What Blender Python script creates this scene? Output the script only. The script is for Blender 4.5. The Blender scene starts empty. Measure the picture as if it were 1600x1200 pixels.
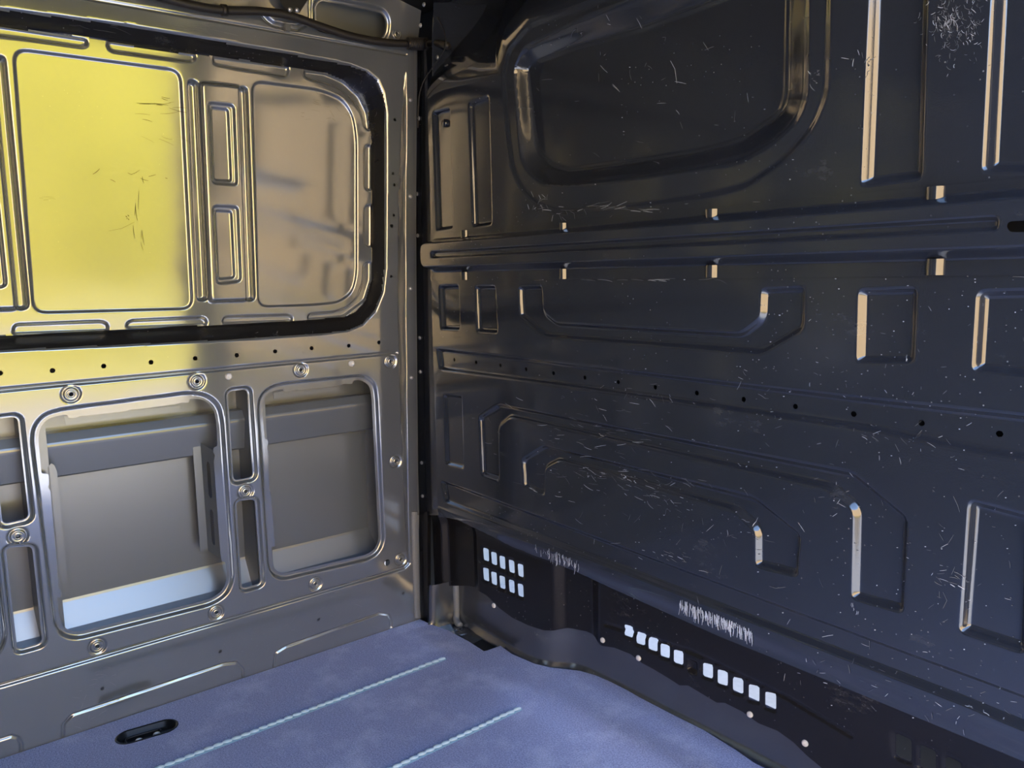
import bpy, math, random
import numpy as np
from mathutils import Vector

# ------------------------------------------------------------------ camera
F, YAW, PIT, ROLL = 1231.4, 0.90408, 0.14047, -0.02054
CAM = np.array([1.9954, -1.1883, 1.05])
fw = np.array([-math.sin(YAW)*math.cos(PIT), math.cos(YAW)*math.cos(PIT), -math.sin(PIT)])
_r = np.array([math.cos(YAW), math.sin(YAW), 0.0]); _u = np.cross(_r, fw)
RT = math.cos(ROLL)*_r + math.sin(ROLL)*_u
UP = -math.sin(ROLL)*_r + math.cos(ROLL)*_u
scene = bpy.context.scene
col = scene.collection
cd = bpy.data.cameras.new('camera'); co = bpy.data.objects.new('camera', cd); col.objects.link(co)
cd.sensor_fit = 'HORIZONTAL'; cd.sensor_width = 36.0; cd.lens = F/1600*36.0; cd.clip_start = 0.02; cd.clip_end = 400
from mathutils import Matrix
m = Matrix.Identity(4)
for i in range(3):
    m[i][0] = RT[i]; m[i][1] = UP[i]; m[i][2] = -fw[i]; m[i][3] = CAM[i]
co.matrix_world = m
scene.camera = co

# ------------------------------------------------------------------ light
w = bpy.data.worlds.new('sky_world'); scene.world = w; w.use_nodes = True
nt = w.node_tree; nt.nodes.clear()
sky = nt.nodes.new('ShaderNodeTexSky'); sky.sky_type = 'NISHITA'; sky.sun_disc = False
sky.sun_elevation = math.radians(52); sky.sun_rotation = math.radians(-27)
sky.air_density = 1.0; sky.dust_density = 1.0; sky.ozone_density = 2.0
bg = nt.nodes.new('ShaderNodeBackground'); bg.inputs['Strength'].default_value = 1.15
wo = nt.nodes.new('ShaderNodeOutputWorld')
nt.links.new(sky.outputs[0], bg.inputs[0]); nt.links.new(bg.outputs[0], wo.inputs[0])
sl = bpy.data.lights.new('sun', 'SUN'); sl.energy = 11.0; sl.angle = math.radians(0.6); sl.color = (1.0, 0.93, 0.82)
so = bpy.data.objects.new('sun', sl); col.objects.link(so)
so.rotation_euler = Vector((0.27, -0.52, -0.81)).to_track_quat('-Z', 'Y').to_euler()
scene.view_settings.view_transform = 'Standard'; scene.view_settings.look = 'None'
scene.view_settings.exposure = 0.85; scene.view_settings.gamma = 1.0
scene.view_settings.use_curve_mapping = False

# ------------------------------------------------------------------ pixels to places
def ray(x, y): return fw + RT*(x-800)/F - UP*(y-600)/F
YB = -0.032                                   # face of the partition
ZK, T1, T2, ZT, T3 = 0.93, 0.04, 0.085, 1.66, 0.30
def prof(z):                                  # lean of the body side
    z = np.asarray(z, float)
    return np.where(z < ZK, T1*z, np.where(z < ZT, T1*ZK + T2*(z-ZK), T1*ZK + T2*(ZT-ZK) + T3*(z-ZT)))
def pL(x, y, h=0.0):                          # photo pixel on the body side -> (s, z)
    d = ray(x, y)
    for a, t, z0, z1 in ((0, T1, -9, ZK), (T1*ZK-T2*ZK, T2, ZK, ZT), (T1*ZK+T2*(ZT-ZK)-T3*ZT, T3, ZT, 9)):
        k = (a + h + t*CAM[2] - CAM[0])/(d[0]-t*d[2]); p = CAM + d*k
        if p[2] <= z1: break
    return (-p[1], p[2])
def pB(x, y, h=0.0):                          # on the partition -> (x, z)
    d = ray(x, y); p = CAM + d*((YB-h-CAM[1])/d[1]); return (p[0], p[2])
KA, KB = 0.045, 0.09
def pK(x, y, h=0.0):                          # on the lower panel -> (x, z)
    d = ray(x, y); p = CAM + d*((KA-h+KB*CAM[0]-CAM[1])/(d[1]-KB*d[0])); return (p[0], p[2])
def pF(x, y, z=0.0):                          # on the floor -> (x, y)
    d = ray(x, y); p = CAM + d*((z-CAM[2])/d[2]); return (p[0], p[1])
def LL(pts, h=0.0): return [pL(a, b, h) for a, b in pts]
def BB(pts, h=0.0): return [pB(a, b, h) for a, b in pts]
def KK(pts, h=0.0): return [pK(a, b, h) for a, b in pts]
mapL = lambda s, z, h: (prof(z)+h, -s, z)
mapB = lambda x, z, h: (x, YB-h+0*x, z)
mapK = lambda x, z, h: (x, KA+KB*x-h, z)
mapF = lambda x, y, h: (x, y, h)

# ------------------------------------------------------------------ materials
def mat(name): 
    m = bpy.data.materials.new(name); m.use_nodes = True
    return m, m.node_tree, m.node_tree.nodes['Principled BSDF']
def noise(nt, scale, detail=3, vec=None, rough=0.5):
    n = nt.nodes.new('ShaderNodeTexNoise'); n.inputs['Scale'].default_value = scale
    n.inputs['Detail'].default_value = detail; n.inputs['Roughness'].default_value = rough
    if vec: nt.links.new(vec, n.inputs['Vector'])
    return n.outputs['Fac']
def coords(nt, scale=(1, 1, 1)):
    t = nt.nodes.new('ShaderNodeTexCoord'); mp = nt.nodes.new('ShaderNodeMapping')
    mp.inputs['Scale'].default_value = scale
    nt.links.new(t.outputs['Object'], mp.inputs['Vector']); return mp.outputs['Vector']
def ramp(nt, fac, a, b, ca=(0, 0, 0, 1), cb=(1, 1, 1, 1)):
    r = nt.nodes.new('ShaderNodeValToRGB'); r.color_ramp.elements[0].position = a; r.color_ramp.elements[1].position = b
    r.color_ramp.elements[0].color = ca; r.color_ramp.elements[1].color = cb
    nt.links.new(fac, r.inputs[0]); return r.outputs[0]
def mixc(nt, fac, a, b, kind='MIX'):
    n = nt.nodes.new('ShaderNodeMixRGB'); n.blend_type = kind
    for sock, v in ((n.inputs[0], fac), (n.inputs[1], a), (n.inputs[2], b)):
        if hasattr(v, 'is_output'): nt.links.new(v, sock)
        else: sock.default_value = v
    return n.outputs[0]
def bump(nt, b, pairs):
    prev = None
    for h, s, d in pairs:
        n = nt.nodes.new('ShaderNodeBump'); n.inputs['Strength'].default_value = s; n.inputs['Distance'].default_value = d
        nt.links.new(h, n.inputs['Height'])
        if prev: nt.links.new(prev, n.inputs['Normal'])
        prev = n.outputs[0]
    nt.links.new(prev, b.inputs['Normal'])
def rgba(c): return (c[0], c[1], c[2], 1.0)
def plain(name, c, rough=0.5, metal=0.0, ior=1.5, var=0.15, scale=60, bmp=0.0):
    m, nt, b = mat(name); v = coords(nt)
    f = noise(nt, scale, 4, v)
    b.inputs['Roughness'].default_value = rough; b.inputs['Metallic'].default_value = metal; b.inputs['IOR'].default_value = ior
    nt.links.new(mixc(nt, f, rgba([x*(1-var) for x in c]), rgba([min(1, x*(1+var)) for x in c])), b.inputs['Base Color'])
    if bmp: bump(nt, b, [(f, bmp, 0.002)])
    return m
def paint(name, c, rough, ior, wave=0.0, dust=0.5, scr=0.5, peel=0.06):
    m, nt, b = mat(name); v = coords(nt)
    big = noise(nt, 2.2, 4, v); fine = noise(nt, 380, 2, v)
    base = mixc(nt, big, rgba([x*0.9 for x in c]), rgba([x*1.12 for x in c]))
    # dust specks
    vo = nt.nodes.new('ShaderNodeTexVoronoi'); vo.inputs['Scale'].default_value = 75; nt.links.new(v, vo.inputs['Vector'])
    sp = ramp(nt, vo.outputs['Distance'], 0.05, 0.10, (1, 1, 1, 1), (0, 0, 0, 1))
    gate = ramp(nt, noise(nt, 6, 5, v), 0.5, 0.62)
    spk = mixc(nt, 1.0, sp, gate, 'MULTIPLY')
    # soft scuffs
    sc = ramp(nt, noise(nt, 5, 8, coords(nt, (1, 1, 2.2)), 0.75), 0.60, 0.80)
    k = nt.nodes.new('ShaderNodeMath'); k.operation = 'MULTIPLY'; nt.links.new(spk, k.inputs[0]); k.inputs[1].default_value = dust
    base = mixc(nt, k.outputs[0], base, (0.35, 0.37, 0.40, 1))
    k2 = nt.nodes.new('ShaderNodeMath'); k2.operation = 'MULTIPLY'; nt.links.new(sc, k2.inputs[0]); k2.inputs[1].default_value = 0.10*scr
    base = mixc(nt, k2.outputs[0], base, (0.5, 0.52, 0.55, 1))
    nt.links.new(base, b.inputs['Base Color'])
    ro = mixc(nt, sc, (rough,)*3+(1,), (rough+0.12*scr,)*3+(1,))
    nt.links.new(ro, b.inputs['Roughness']); b.inputs['IOR'].default_value = ior
    pr = [(fine, peel, 0.0004)]
    if wave: pr.append((noise(nt, 5, 2, v), wave, 0.02))
    bump(nt, b, pr)
    return m
M = {}
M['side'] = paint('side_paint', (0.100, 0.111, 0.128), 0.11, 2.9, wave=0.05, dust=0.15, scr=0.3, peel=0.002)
M['skin'] = paint('skin_paint', (0.085, 0.096, 0.112), 0.28, 2.3, dust=0.1, scr=0.2)
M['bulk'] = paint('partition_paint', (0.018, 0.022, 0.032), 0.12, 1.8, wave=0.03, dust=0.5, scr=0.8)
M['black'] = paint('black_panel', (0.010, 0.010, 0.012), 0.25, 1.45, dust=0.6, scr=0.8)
M['metal'] = paint('kick_metal', (0.028, 0.031, 0.037), 0.20, 2.5, wave=0.15, dust=0.9, scr=1.6)
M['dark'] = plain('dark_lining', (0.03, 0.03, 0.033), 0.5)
M['rubber'] = plain('harness_tape', (0.012, 0.010, 0.010), 0.55, bmp=0.4, scale=300)
M['fastener'] = plain('fastener_steel', (0.42, 0.43, 0.46), 0.3, 0.6)
M['pin'] = plain('pale_plastic', (0.62, 0.62, 0.64), 0.4)
M['ring'] = paint('nut_paint', (0.11, 0.115, 0.12), 0.22, 1.7, dust=0.0, scr=0.0)
M['sealant'] = plain('sealant_bead', (0.17, 0.18, 0.20), 0.45, bmp=0.6, scale=220)
M['chip'] = plain('scratch_white', (0.11, 0.117, 0.13), 0.5, var=0.5, scale=200)
M['chip2'] = plain('scratch_bright', (0.45, 0.48, 0.53), 0.5, var=0.4, scale=300)
M['drip'] = plain('drip_white', (0.50, 0.56, 0.66), 0.6, var=0.3, scale=300)
M['scuffdark'] = plain('scuff_dark', (0.02, 0.017, 0.008), 0.8, ior=1.3)
M['weld'] = plain('seam_bead', (0.42, 0.56, 0.66), 0.35, bmp=0.3, scale=200)
M['weldbase'] = plain('seam_base', (0.20, 0.33, 0.45), 0.4)
M['tray'] = plain('tray_black', (0.005, 0.005, 0.006), 0.40, ior=1.35)
# floor covering: fine woven grain with pale scuffs
m, nt, b = mat('floor_mat'); v = coords(nt)
wv = nt.nodes.new('ShaderNodeTexWave'); wv.inputs['Scale'].default_value = 95; wv.bands_direction = 'Y'; wv.inputs['Distortion'].default_value = 1.5
nt.links.new(v, wv.inputs['Vector'])
wx = nt.nodes.new('ShaderNodeTexWave'); wx.inputs['Scale'].default_value = 95; wx.bands_direction = 'X'; wx.inputs['Distortion'].default_value = 1.5
nt.links.new(v, wx.inputs['Vector'])
weave = mixc(nt, 0.5, wv.outputs[0], wx.outputs[0])
gr = ramp(nt, noise(nt, 300, 3, v), 0.3, 0.7)
c1 = mixc(nt, gr, (0.13, 0.15, 0.28, 1), (0.43, 0.47, 0.70, 1))
c1 = mixc(nt, 0.25, c1, mixc(nt, weave, (0.13, 0.15, 0.28, 1), (0.43, 0.47, 0.70, 1)))
sc = ramp(nt, noise(nt, 7, 8, v, 0.7), 0.50, 0.78)
k = nt.nodes.new('ShaderNodeMath'); k.operation = 'MULTIPLY'; nt.links.new(sc, k.inputs[0]); k.inputs[1].default_value = 0.35
nt.links.new(mixc(nt, k.outputs[0], c1, (0.80, 0.84, 0.98, 1)), b.inputs['Base Color'])
b.inputs['Roughness'].default_value = 0.6
bump(nt, b, [(weave, 0.25, 0.001), (gr, 0.25, 0.001)])
M['mat'] = m

# ------------------------------------------------------------------ mesh helpers
def tag(o, label=None, cat=None, group=None, kind=None):
    for k_, v_ in (('label', label), ('category', cat), ('group', group), ('kind', kind)):
        if v_: o[k_] = v_
    return o
def link(name, me, parent=None):
    o = bpy.data.objects.new(name, me); col.objects.link(o)
    if parent: o.parent = parent
    return o
def pymesh(name, V, Fc, material, parent=None, smooth=False):
    me = bpy.data.meshes.new(name); me.from_pydata([tuple(map(float, p)) for p in V], [], Fc); me.update()
    if smooth: me.polygons.foreach_set('use_smooth', [True]*len(me.polygons))
    me.materials.append(material); return link(name, me, parent)
def box(name, a, b, material, parent=None):
    x0, y0, z0 = a; x1, y1, z1 = b
    V = [(x0,y0,z0),(x1,y0,z0),(x1,y1,z0),(x0,y1,z0),(x0,y0,z1),(x1,y0,z1),(x1,y1,z1),(x0,y1,z1)]
    return pymesh(name, V, [(0,3,2,1),(4,5,6,7),(0,1,5,4),(1,2,6,5),(2,3,7,6),(3,0,4,7)], material, parent)
def tube(name, pts, r, material, parent=None, seg=12, rad=None, sub=6):
    P = [np.array(p, float) for p in pts]
    Q, Rr = [], []
    n = len(P); rad = rad or [r]*n
    for i in range(n-1):
        p0, p1, p2, p3 = P[max(i-1,0)], P[i], P[i+1], P[min(i+2,n-1)]
        for j in range(sub):
            t = j/sub
            Q.append(0.5*((2*p1)+(-p0+p2)*t+(2*p0-5*p1+4*p2-p3)*t*t+(-p0+3*p1-3*p2+p3)*t**3)); Rr.append(rad[i]*(1-t)+rad[i+1]*t)
    Q.append(P[-1]); Rr.append(rad[-1])
    V, Fc = [], []
    nrm = np.array([0.3, 0.2, 0.93])
    for i, q in enumerate(Q):
        d = Q[min(i+1, len(Q)-1)] - Q[max(i-1, 0)]; d = d/np.linalg.norm(d)
        a = np.cross(d, nrm); a /= np.linalg.norm(a); bb = np.cross(d, a)
        for k_ in range(seg):
            t = 2*math.pi*k_/seg; V.append(q + Rr[i]*(math.cos(t)*a + math.sin(t)*bb))
    for i in range(len(Q)-1):
        for k_ in range(seg):
            Fc.append((i*seg+k_, i*seg+(k_+1)%seg, (i+1)*seg+(k_+1)%seg, (i+1)*seg+k_))
    Fc.append(tuple(range(seg))[::-1]); Fc.append(tuple(range((len(Q)-1)*seg, len(Q)*seg)))
    return pymesh(name, V, Fc, material, parent, True)
def lathe_mesh(name, prof_, material, seg=20):          # profile of (r, h), axis +Z
    V, Fc = [], []
    for r, h in prof_:
        for k_ in range(seg):
            t = 2*math.pi*k_/seg; V.append((r*math.cos(t), r*math.sin(t), h))
    for i in range(len(prof_)-1):
        for k_ in range(seg):
            Fc.append((i*seg+k_, i*seg+(k_+1)%seg, (i+1)*seg+(k_+1)%seg, (i+1)*seg+k_))
    me = bpy.data.meshes.new(name); me.from_pydata(V, [], Fc); me.update()
    me.polygons.foreach_set('use_smooth', [True]*len(me.polygons)); me.materials.append(material); return me
def place(name, me, loc, normal, parent=None, scale=1.0):
    o = link(name, me, parent); o.location = loc
    o.rotation_euler = Vector(normal).to_track_quat('Z', 'Y').to_euler(); o.scale = (scale,)*3; return o

def fillet(poly, r, n=5):
    P = [np.array(p, float) for p in poly]; out = []
    N = len(P); rr = r if hasattr(r, '__len__') else [r]*N
    for i in range(N):
        a, b_, c = P[i-1], P[i], P[(i+1) % N]
        la, lc = np.linalg.norm(a-b_), np.linalg.norm(c-b_)
        if la < 1e-6 or lc < 1e-6: continue
        q = min(rr[i], la*0.48, lc*0.48)
        s, e = b_+(a-b_)/la*q, b_+(c-b_)/lc*q
        for j in range(n+1):
            t = j/n; out.append(tuple((1-t)**2*s + 2*t*(1-t)*b_ + t*t*e))
    return out
def smooth_outline(pts, big=.02, small=.003):          # round gentle bends, keep notches crisp
    P = [np.array(p) for p in pts]; rr = []
    for i in range(len(P)):
        a, c = P[i]-P[i-1], P[(i+1) % len(P)]-P[i]
        t = abs(math.degrees(math.atan2(a[0]*c[1]-a[1]*c[0], a@c))); rr.append(big if t < 55 and min(np.linalg.norm(a), np.linalg.norm(c)) > .012 else small)
    return fillet(pts, rr, 4)
def sd_poly(U, V, poly):
    P = np.array(poly); d2 = np.full(U.shape, 1e9); ins = np.zeros(U.shape, bool)
    for i in range(len(P)):
        a, b_ = P[i-1], P[i]; e = b_-a; L2 = e@e
        if L2 < 1e-14: continue
        wx_, wy_ = U-a[0], V-a[1]
        t = np.clip((wx_*e[0]+wy_*e[1])/L2, 0, 1)
        d2 = np.minimum(d2, (wx_-e[0]*t)**2 + (wy_-e[1]*t)**2)
        c = (a[1] > V) != (b_[1] > V)
        if abs(e[1]) > 1e-12: ins ^= c & (U < e[0]*(V-a[1])/e[1] + a[0])
    d = np.sqrt(d2); return np.where(ins, -d, d)
def sd_line(U, V, pts):
    P = np.array(pts); d2 = np.full(U.shape, 1e9)
    for i in range(len(P)-1):
        a, b_ = P[i], P[i+1]; e = b_-a; L2 = max(e@e, 1e-12)
        t = np.clip(((U-a[0])*e[0]+(V-a[1])*e[1])/L2, 0, 1)
        d2 = np.minimum(d2, (U-a[0]-e[0]*t)**2 + (V-a[1]-e[1]*t)**2)
    return np.sqrt(d2)
def sm(t): t = np.clip(t, 0, 1); return t*t*(3-2*t)
class Sheet:                                           # pressed sheet metal: a fine grid that carries the stampings
    def __init__(self, us, vs, mp, flip):
        self.us, self.vs, self.mp, self.flip = np.array(us), np.array(vs), mp, flip
        self.U, self.V = np.meshgrid(self.us, self.vs, indexing='ij')
        self.H = np.zeros(self.U.shape); self.C = np.full(self.U.shape, 0.02); self.parts = []
    def sub(self, pts, mg):
        P = np.array(pts); lo, hi = P.min(0)-mg, P.max(0)+mg
        i0, i1 = np.searchsorted(self.us, [lo[0], hi[0]]); j0, j1 = np.searchsorted(self.vs, [lo[1], hi[1]])
        return (slice(max(i0-1, 0), i1+1), slice(max(j0-1, 0), j1+1))
    def emboss(self, poly, d, slope):
        s = self.sub(poly, 0.01); sd = sd_poly(self.U[s], self.V[s], poly); self.H[s] += d*sm(-sd/slope)
    def band(self, outer, inner, d):
        s = self.sub(outer, 0.01); a = -sd_poly(self.U[s], self.V[s], outer); b_ = sd_poly(self.U[s], self.V[s], inner)
        t = np.where(a <= 0, 0, np.where(b_ <= 0, 1, a/np.maximum(a+b_, 1e-6))); self.H[s] += d*sm(0.08+0.84*t)*(t > 0)
    def groove(self, pts, wdt, d):
        s = self.sub(pts, wdt+0.01); q = sd_line(self.U[s], self.V[s], pts); self.H[s] -= d*(0.5+0.5*np.cos(np.pi*np.clip(q/wdt, 0, 1)))
    def lip(self, poly, d, a, b_):
        s = self.sub(poly, a+0.01); sd = sd_poly(self.U[s], self.V[s], poly); self.H[s] -= d*sm((a-sd)/(a-b_))
    def cut(self, poly):
        s = self.sub(poly, 0.025); sd = sd_poly(self.U[s], self.V[s], poly); self.C[s] = np.minimum(self.C[s], sd)
    def disc(self, c, r, n=8, rot=0.0):
        return [(c[0]+r*math.cos(rot+2*math.pi*k_/n), c[1]+r*math.sin(rot+2*math.pi*k_/n)) for k_ in range(n)]
    def part(self, name, poly, mg=0.004, mt=None): self.parts.append((name, poly, mg, mt))
    def h(self, u, v):
        i = int(np.clip(np.searchsorted(self.us, u), 1, len(self.us)-1)); j = int(np.clip(np.searchsorted(self.vs, v), 1, len(self.vs)-1))
        return max(self.H[i, j], self.H[i-1, j], self.H[i, j-1], self.H[i-1, j-1])
    def world(self, u, v, off=0.0):
        p = self.mp(np.float64(u), np.float64(v), self.h(u, v)+off); return tuple(float(q) for q in p)
    def build(self, name, material, parent=None):
        U, V = self.U.copy(), self.V.copy(); C = self.C
        gu, gv = np.gradient(C, self.us, self.vs); g = np.sqrt(gu**2+gv**2)+1e-9
        ins = C < 0
        U = np.where(ins, U - C*gu/g, U); V = np.where(ins, V - C*gv/g, V)
        X, Y, Z = self.mp(U, V, self.H)
        Pw = np.stack([X+0*U, Y+0*U, Z+0*U], -1).reshape(-1, 3)
        n, mm = C.shape; idx = np.arange(n*mm).reshape(n, mm)
        keep = ~(ins[:-1, :-1] & ins[1:, :-1] & ins[1:, 1:] & ins[:-1, 1:])
        quads = np.stack([idx[:-1, :-1], idx[1:, :-1], idx[1:, 1:], idx[:-1, 1:]], -1)
        if self.flip: quads = quads[..., ::-1]
        lab = np.zeros(keep.shape, int)
        cu = 0.5*(self.us[:-1]+self.us[1:]); cv = 0.5*(self.vs[:-1]+self.vs[1:])
        CU, CV = np.meshgrid(cu, cv, indexing='ij')
        for k_, (nm, poly, mg, mt_) in enumerate(self.parts):
            P = np.array(poly); lo, hi = P.min(0)-mg, P.max(0)+mg
            i0, i1 = np.searchsorted(cu, [lo[0], hi[0]]); j0, j1 = np.searchsorted(cv, [lo[1], hi[1]])
            if i1 <= i0 or j1 <= j0: continue
            sl_ = (slice(i0, i1), slice(j0, j1)); sd = sd_poly(CU[sl_], CV[sl_], poly)
            lab[sl_] = np.where(sd < mg, k_+1, lab[sl_])
        root = None
        for k_ in range(len(self.parts)+1):
            q = quads[keep & (lab == k_)]
            if len(q) == 0: continue
            used, inv = np.unique(q.ravel(), return_inverse=True)
            nm = name if k_ == 0 else self.parts[k_-1][0]
            me = bpy.data.meshes.new(nm); me.vertices.add(len(used)); me.vertices.foreach_set('co', Pw[used].astype(np.float32).ravel())
            me.loops.add(len(inv)); me.loops.foreach_set('vertex_index', inv.astype(np.int32).ravel())
            me.polygons.add(len(q)); me.polygons.foreach_set('loop_start', np.arange(0, 4*len(q), 4, dtype=np.int32))
            me.polygons.foreach_set('use_smooth', np.ones(len(q), bool)); me.update(calc_edges=True); me.validate()
            me.materials.append((self.parts[k_-1][3] if k_ else None) or material); o = link(nm, me, root if k_ else parent)
            if k_ == 0: root = o
        return root
def grid(*segs):                                       # (start, stop, step) runs -> one sorted list
    out = []
    for a, b_, st in segs: out += list(np.arange(a, b_-1e-9, st))
    out.append(segs[-1][1]); return np.unique(np.round(out, 6))
def extrude(name, prof_, axis_pts, material, parent=None, smooth=False):   # open profile swept through a list of offsets
    V = [tuple(p+np.array(o)) for o in axis_pts for p in map(np.array, prof_)]
    n = len(prof_); Fc = [(i*n+j, i*n+j+1, (i+1)*n+j+1, (i+1)*n+j) for i in range(len(axis_pts)-1) for j in range(n-1)]
    return pymesh(name, V, Fc, material, parent, smooth)
def loft(name, rows, material, parent=None, smooth=False):
    n = len(rows[0]); V = [p for r in rows for p in r]
    Fc = [(i*n+j, i*n+j+1, (i+1)*n+j+1, (i+1)*n+j) for i in range(len(rows)-1) for j in range(n-1)]
    return pymesh(name, V, Fc, material, parent, smooth)

# ------------------------------------------------------------------ outside the side door (what the panels mirror)
def outdoors():
    g, nt, b = mat('concrete'); v = coords(nt)
    nt.links.new(mixc(nt, noise(nt, 40, 6, v), (0.34, 0.345, 0.355, 1), (0.46, 0.46, 0.47, 1)), b.inputs['Base Color']); b.inputs['Roughness'].default_value = 0.9
    gnd = pymesh('ground', [(-60,-60,-0.62),(60,-60,-0.62),(60,60,-0.62),(-60,60,-0.62)], [(0,1,2,3)], g)
    tag(gnd, 'pale grey concrete yard the van is parked on', 'ground', kind='structure')
    vm = plain('gravel', (0.27, 0.22, 0.15), 0.9, var=0.3, scale=12)
    vg = box('gravel_verge', (5.2, -40, -0.62), (6.6, 40, -0.57), vm)
    gv = box('grass_verge', (6.6, -40, -0.62), (9.6, 40, -0.55), plain('dry_grass', (0.30, 0.25, 0.03), 0.9, var=0.4, scale=9))
    tag(gv, 'dry yellow grass verge below the hedge, mirrored in the belt rail', 'verge', kind='structure')
    tag(vg, 'sandy gravel verge beside the yard, mirrored in the side wall', 'verge', kind='structure')
    hm = plain('hedge_leaf', (0.37, 0.29, 0.004), 0.8, var=0.35, scale=9)
    random.seed(5)
    V, Fc = [], []; ny, nz = 60, 14
    for i in range(ny+1):
        y = -0.6 + 30*i/ny
        for j in range(nz+1):
            a = math.pi*j/nz
            V.append((10.6 - 1.5*math.cos(a) + random.uniform(-.18,.18), y + random.uniform(-.15,.15), -0.6 + 3.9*math.sin(a)**0.6 + random.uniform(-.2,.2)*(0 < j < nz)))
    for i in range(ny):
        for j in range(nz): Fc.append((i*(nz+1)+j, (i+1)*(nz+1)+j, (i+1)*(nz+1)+j+1, i*(nz+1)+j+1))
    hd = pymesh('hedge', V, Fc, hm, None, True)
    tag(hd, 'sunlit yellow-green hedge mirrored in the upper side panel', 'hedge')
    wm = plain('tan_render', (0.85, 0.57, 0.28), 0.9, var=0.1, scale=5)
    wp = [(9.2, -0.4), (4.2, -10.5), (4.7, -10.8), (9.8, -0.5)]
    bw = pymesh('yard_wall', [(a, b_, z) for z in (-.62, 3.6) for a, b_ in wp], [(0,1,5,4),(1,2,6,5),(2,3,7,6),(3,0,4,7),(4,5,6,7)], wm)
    tag(bw, 'tan rendered yard wall mirrored in the pressed edges of the partition', 'wall', kind='structure')
outdoors()

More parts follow.
